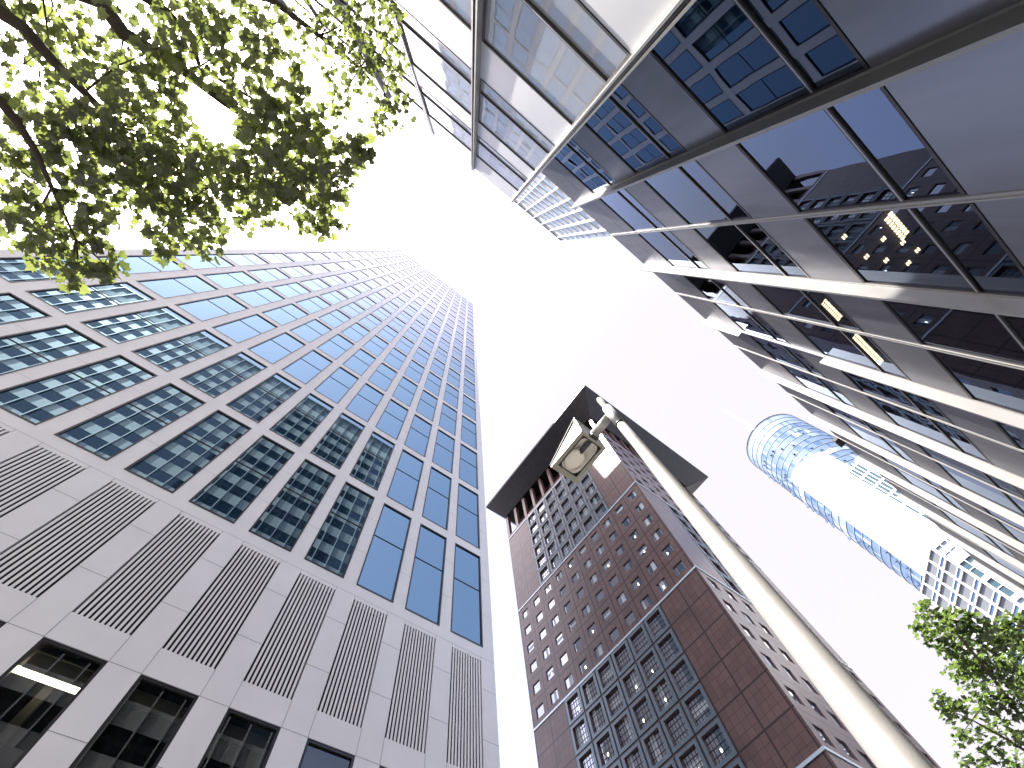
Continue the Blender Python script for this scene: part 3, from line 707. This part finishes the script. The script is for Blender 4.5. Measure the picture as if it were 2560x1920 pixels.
# reflector bowl
p = MB(); cxr, cyr = (ix0 + ix1) / 2, (iy0 + iy1) / 2 + .03; prev = None
hw, hl = (ix1 - ix0) / 2, (iy1 - iy0) / 2
rings = []
for (k_, zz) in ((1., .02), (.86, .10), (.6, .155), (.25, .18)):
    rings.append([(cxr + hw * k_ * math.copysign(abs(math.cos(t)) ** .55, math.cos(t)), cyr - .03 * k_ + hl * k_ * math.copysign(abs(math.sin(t)) ** .55, math.sin(t)), hz + zz) for t in [2 * math.pi * i / 28 for i in range(28)]])
for a, b in zip(rings, rings[1:]):
    for i in range(28): j = (i + 1) % 28; p.quad(a[i], a[j], b[j], b[i])
p.poly(rings[-1]); p.build('reflector', M['reflector'], head, True)
p = MB(); nb_ = 18
cb = Vector((cxr - .0, cyr + .06, hz + .075))
for i in range(nb_):
    for j in range(10):
        def PB(i_, j_):
            th = 2 * math.pi * i_ / nb_; ph = math.pi * j_ / 10
            return (cb.x + .165 * math.sin(ph) * math.cos(th), cb.y + .20 * math.sin(ph) * math.sin(th) * (1 + .15 * math.sin(th)), cb.z + .05 * math.cos(ph))
        p.quad(PB(i, j), PB(i + 1, j), PB(i + 1, j + 1), PB(i, j + 1))
p.build('bulb', M['bulb'], head, True)
p = MB(); p.tube([(cxr, iy0 + .03, hz + .09), (cxr, cb.y - .13, hz + .085)], [.05, .045], 16); p.build('socket', M['black'], head)
p = MB(); p.tube([(hx1 - .10, hy1 - .06, hz - .004), (hx1 - .10, hy1 - .06, hz + .002)], .02, 14); p.build('sticker', M['sticker'], head)
p = MB(); p.box(-.03, .12, hy0 - .10, hy0 + .005, hz + .03, hz + .12); p.build('hinge', M['black'], head)

# ------------------------------------------------------------------ trees
LEAF = [(0, 0), (.22, -.10), (.50, -.02), (.40, .12), (.62, .30), (.44, .38), (.50, .62), (.28, .60), (.16, .72), (0, 1.05), (-.16, .72), (-.28, .60), (-.50, .62), (-.44, .38), (-.62, .30), (-.40, .12), (-.50, -.02), (-.22, -.10)]
def leaves(mb, centre, n, rad, size, flat=.5, gap=0, off=Vector((0, 0, 0))):
    for _ in range(n):
        while True:
            d = Vector((rnd.uniform(-1, 1), rnd.uniform(-1, 1), rnd.uniform(-1, 1)))
            if d.length < 1: break
        p = centre + Vector((d.x * rad, d.y * rad, d.z * rad * flat))
        if gap and (p + off - Vector((0, 0, CZ))).normalized().dot(SUN) > gap: continue
        s = size * rnd.uniform(.6, 1.25)
        tilt = Matrix.Rotation(rnd.gauss(0, .62), 3, Vector((rnd.uniform(-1, 1), rnd.uniform(-1, 1), 0.01)).normalized()) @ Matrix.Rotation(rnd.uniform(0, 6.283), 3, 'Z')
        curl = rnd.uniform(-.35, .35); n0 = len(mb.v)
        for (a, b) in LEAF:
            mb.v.append(tuple(p + tilt @ Vector((a * s, b * s, (abs(a) * curl - b * b * .18) * s))))
        n0f = n0
        # fold along the midrib: two halves
        half1 = [n0 + i for i in range(0, 10)]; half2 = [n0 + 0] + [n0 + i for i in range(9, 18)]
        mb.f.append(tuple(half1)); mb.mi.append(0); mb.f.append(tuple(half2)); mb.mi.append(0)
def ray(px, py):
    f = 1067.4894; c = ((px - 1280), (py - 960), f)
    w = [sum(R_[i][j] * c[i] for i in range(3)) for j in range(3)]
    return w[0] / w[2], w[1] / w[2]
def atz(px, py, z): a, b = ray(px, py); return Vector((a * z, b * z, z + CZ))
# left tree
tr = thing('plane_tree', 'leafy maple-leaved tree backlit by the sun, its crown hanging over the top left', 'tree', (-9.6, 1.0, 0))
base = Vector((-9.6, 1.0, 0))
def local(p): return Vector(p) - base
limbs = []   # (list of world points, radii)
fork = Vector((-8.6, .95, 4.4))
limbs.append(([base + Vector((0, 0, 0)), base + Vector((.1, 0, 2)), fork], [.26, .2, .16]))
def limb(pts, r0, r1):
    P_ = [fork] + pts; n = len(P_); limbs.append((P_, [r0 + (r1 - r0) * i / (n - 1) for i in range(n)])); return P_
L1 = limb([atz(100, -60, 6.4), atz(250, 0, 6.6), atz(310, 85, 6.7), atz(400, 140, 6.8), atz(470, 185, 6.9), atz(560, 255, 7.0), atz(640, 310, 7.1), atz(760, 360, 7.2), atz(860, 440, 7.3)], .12, .014)
L2 = limb([atz(-60, -10, 5.6), atz(60, 70, 5.7), atz(130, 150, 5.8), atz(210, 230, 5.8), atz(300, 320, 5.9), atz(360, 440, 5.9), atz(440, 540, 5.9)], .08, .01)
L3 = limb([atz(-160, 180, 5.0), atz(-20, 230, 5.1), atz(40, 300, 5.2), atz(90, 380, 5.2), atz(130, 470, 5.3), atz(190, 600, 5.3)], .07, .008)
L4 = limb([atz(350, -120, 7.6), atz(520, -60, 7.8), atz(680, 0, 8), atz(800, 90, 8.2), atz(900, 170, 8.3), atz(960, 240, 8.4)], .09, .008)
L5 = limb([atz(420, 30, 7.2), atz(480, 100, 7.3), atz(500, 170, 7.3), atz(620, 240, 7.4), atz(740, 300, 7.4)], .06, .008)
L6 = limb([Vector((-11, 3, 6.5)), Vector((-12.5, 4.2, 8))], .1, .03); L7 = limb([Vector((-10, -1, 7)), Vector((-11, -1.6, 9.5))], .1, .03); L8 = limb([Vector((-9.3, 1.5, 8)), Vector((-8.8, 1.2, 11))], .12, .03)
clumps = []  # px, py, z, px radius, leaves
def blob(px, py, r, n, z=None, sz=.16): clumps.append((px, py, z if z else rnd.uniform(5.4, 7.6), r, n, sz))
for (px_, py_, r_, n_) in [
    (40, 60, 60, 60), (130, 40, 60, 55), (200, 120, 60, 60), (60, 160, 60, 50), (150, 230, 70, 80), (270, 170, 60, 60), (330, 60, 60, 40), (60, 330, 70, 60), (170, 330, 80, 110), (280, 290, 80, 120), (390, 220, 70, 110),
    (380, 330, 90, 170), (300, 420, 80, 150), (200, 450, 60, 50), (90, 460, 60, 60), (30, 420, 50, 40), (40, 560, 60, 70), (120, 560, 60, 80), (200, 610, 60, 80), (260, 660, 40, 45), (180, 680, 35, 30), (110, 640, 30, 25),
    (420, 440, 80, 150), (470, 380, 80, 130), (520, 470, 70, 110), (430, 540, 60, 90), (500, 600, 50, 60), (410, 620, 40, 35), (540, 560, 45, 45), (600, 400, 70, 110), (660, 350, 60, 90), (640, 450, 60, 100), (720, 420, 60, 100), (700, 500, 50, 70), (640, 540, 40, 45),
    (770, 470, 55, 90), (820, 540, 45, 60), (780, 560, 35, 30), (850, 400, 45, 60), (900, 370, 35, 40), (830, 450, 45, 60), (760, 370, 50, 70), (740, 290, 60, 90), (690, 260, 50, 55), (790, 330, 50, 60), (620, 270, 50, 50),
    (480, 130, 60, 60), (450, 40, 60, 50), (560, 80, 60, 60), (600, 150, 60, 70), (560, 200, 45, 40), (660, 120, 45, 40), (530, 20, 50, 40), (620, 30, 50, 35), (700, 180, 40, 30), (400, 120, 50, 40), (680, 60, 40, 20),
    (800, 30, 55, 60), (870, 70, 50, 60), (850, 150, 50, 60), (920, 40, 50, 60), (960, 120, 50, 60), (900, 130, 40, 40), (980, 50, 35, 40), (960, 210, 45, 60), (990, 270, 40, 60), (950, 300, 35, 35), (870, 220, 45, 50), (840, 270, 30, 25), (760, 90, 40, 35), (1000, 170, 25, 20), (890, 10, 40, 40), (345, 500, 60, 60), (250, 520, 50, 40)]:
    z_ = 8.0 if px_ > 740 and py_ < 320 else (5.4 if px_ < 320 and py_ > 280 else rnd.uniform(5.6, 7.4))
    blob(px_, py_, r_, n_, z_, .15 if z_ < 7.6 else .12)
crown = MB(); trunk = MB(); twigs = trunk
limbpts = [p for L_ in (L1, L2, L3, L4, L5) for p in L_[1:]]
for (px_, py_, z_, r_, n_, sz) in clumps:
    c = atz(px_, py_, z_); rad = r_ / 1067. * z_ * 1.12
    leaves(crown, local(c), int(n_ * .74), rad, sz * .74, .8, .9994, base)
    q_ = min(limbpts, key=lambda p: (p - c).length)
    mid = (q_ + c) / 2 + Vector((rnd.uniform(-.1, .1), rnd.uniform(-.1, .1), rnd.uniform(-.05, .1)))
    twigs.tube([local(q_), local(mid), local(c)], [.014, .009, .005], 5, caps=False)
    for _ in range(3):
        e = c + Vector((rnd.uniform(-1, 1), rnd.uniform(-1, 1), rnd.uniform(-.5, .5))) * rad
        twigs.tube([local(c), local((c + e) / 2 + Vector((0, 0, .03))), local(e)], [.006, .005, .003], 4, caps=False)
for _ in range(120):   # the rest of the crown, outside the frame
    c = Vector((rnd.gauss(-11, 1.9), rnd.gauss(1.2, 2.3), rnd.uniform(6.5, 12)))
    a, b = c.x / (c.z - CZ), c.y / (c.z - CZ)
    if a > -1.02: continue
    leaves(crown, local(c), 45, .75, .15, .7)
    q_ = min([fork, L6[-1], L7[-1], L8[-1], L6[1], L7[1], L8[1]], key=lambda p: (p - c).length)
    twigs.tube([local(q_), local(c)], [.02, .006], 4, caps=False)
for (P_, R2) in limbs: trunk.tube([local(p) for p in P_], R2, 10)
trunk.build('trunk', M['bark'], tr, True); crown.build('crown', M['leaf'], tr)

# right tree
tr2 = thing('small_street_tree', 'small bright green tree rising at the lower right edge below the lattice block', 'tree', (18.5, 1.6, 0))
base = Vector((18.5, 1.6, 0)); fork = Vector((18.4, 1.6, 4.2)); limbs = [([base, base + Vector((-.05, 0, 2)), fork], [.16, .13, .1])]
K1 = limb([atz(2560, 1800, 6.0), atz(2500, 1720, 6.4), atz(2440, 1640, 6.8), atz(2380, 1570, 7.0), atz(2330, 1530, 7.2)], .06, .008)
K2 = limb([atz(2600, 1900, 5.6), atz(2520, 1850, 5.8), atz(2430, 1800, 6.0), atz(2360, 1770, 6.2)], .05, .006)
K3 = limb([atz(2640, 1700, 6.6), atz(2560, 1620, 7), atz(2500, 1560, 7.2)], .05, .006)
K4 = limb([atz(2560, 1960, 5.3), atz(2450, 1905, 5.5)], .04, .006)
crown = MB(); trunk = MB(); twigs = trunk; limbpts = [p for L_ in (K1, K2, K3, K4) for p in L_[1:]]
for (px_, py_, r_, n_) in [(2310, 1525, 22, 16), (2345, 1550, 28, 34), (2300, 1570, 18, 10), (2330, 1590, 25, 24), (2390, 1550, 30, 40), (2380, 1610, 35, 60), (2440, 1570, 32, 50), (2430, 1640, 38, 75), (2490, 1600, 35, 60), (2530, 1560, 30, 40), (2550, 1620, 35, 60), (2490, 1670, 38, 75), (2540, 1700, 35, 60),
    (2430, 1700, 35, 55), (2390, 1680, 24, 22), (2480, 1740, 32, 45), (2550, 1770, 30, 40), (2450, 1770, 28, 24), (2400, 1760, 20, 12), (2360, 1765, 20, 14), (2380, 1790, 20, 14), (2350, 1740, 16, 9), (2430, 1830, 26, 20), (2500, 1820, 28, 24), (2550, 1850, 26, 22), (2400, 1840, 20, 12), (2480, 1880, 28, 22), (2540, 1910, 26, 20), (2450, 1915, 24, 18), (2400, 1900, 18, 8), (2590, 1700, 40, 60), (2620, 1600, 40, 50), (2600, 1850, 40, 40)]:
    z_ = rnd.uniform(6.6, 7.4) if py_ < 1740 else rnd.uniform(5.7, 6.3)
    c = atz(px_, py_, z_); sc = (.2516 * c.x + .186 * c.y + .95 * z_) / 1067
    leaves(crown, local(c), int(n_ * 2.2), r_ * sc * 1.15, .125, .8)
    q_ = min(limbpts, key=lambda p: (p - c).length); twigs.tube([local(q_), local(c)], [.012, .004], 4, caps=False)
for _ in range(60):
    c = Vector((rnd.gauss(20.5, 1.1), rnd.gauss(1.2, 1.4), rnd.uniform(5, 9)))
    if c.x / (c.z - CZ) < 3.35: continue
    leaves(crown, local(c), 40, .6, .12, .7)
for (P_, R2) in limbs: trunk.tube([local(p) for p in P_], R2, 8)
trunk.build('trunk', M['bark'], tr2, True); crown.build('crown', M['leaf2'], tr2)
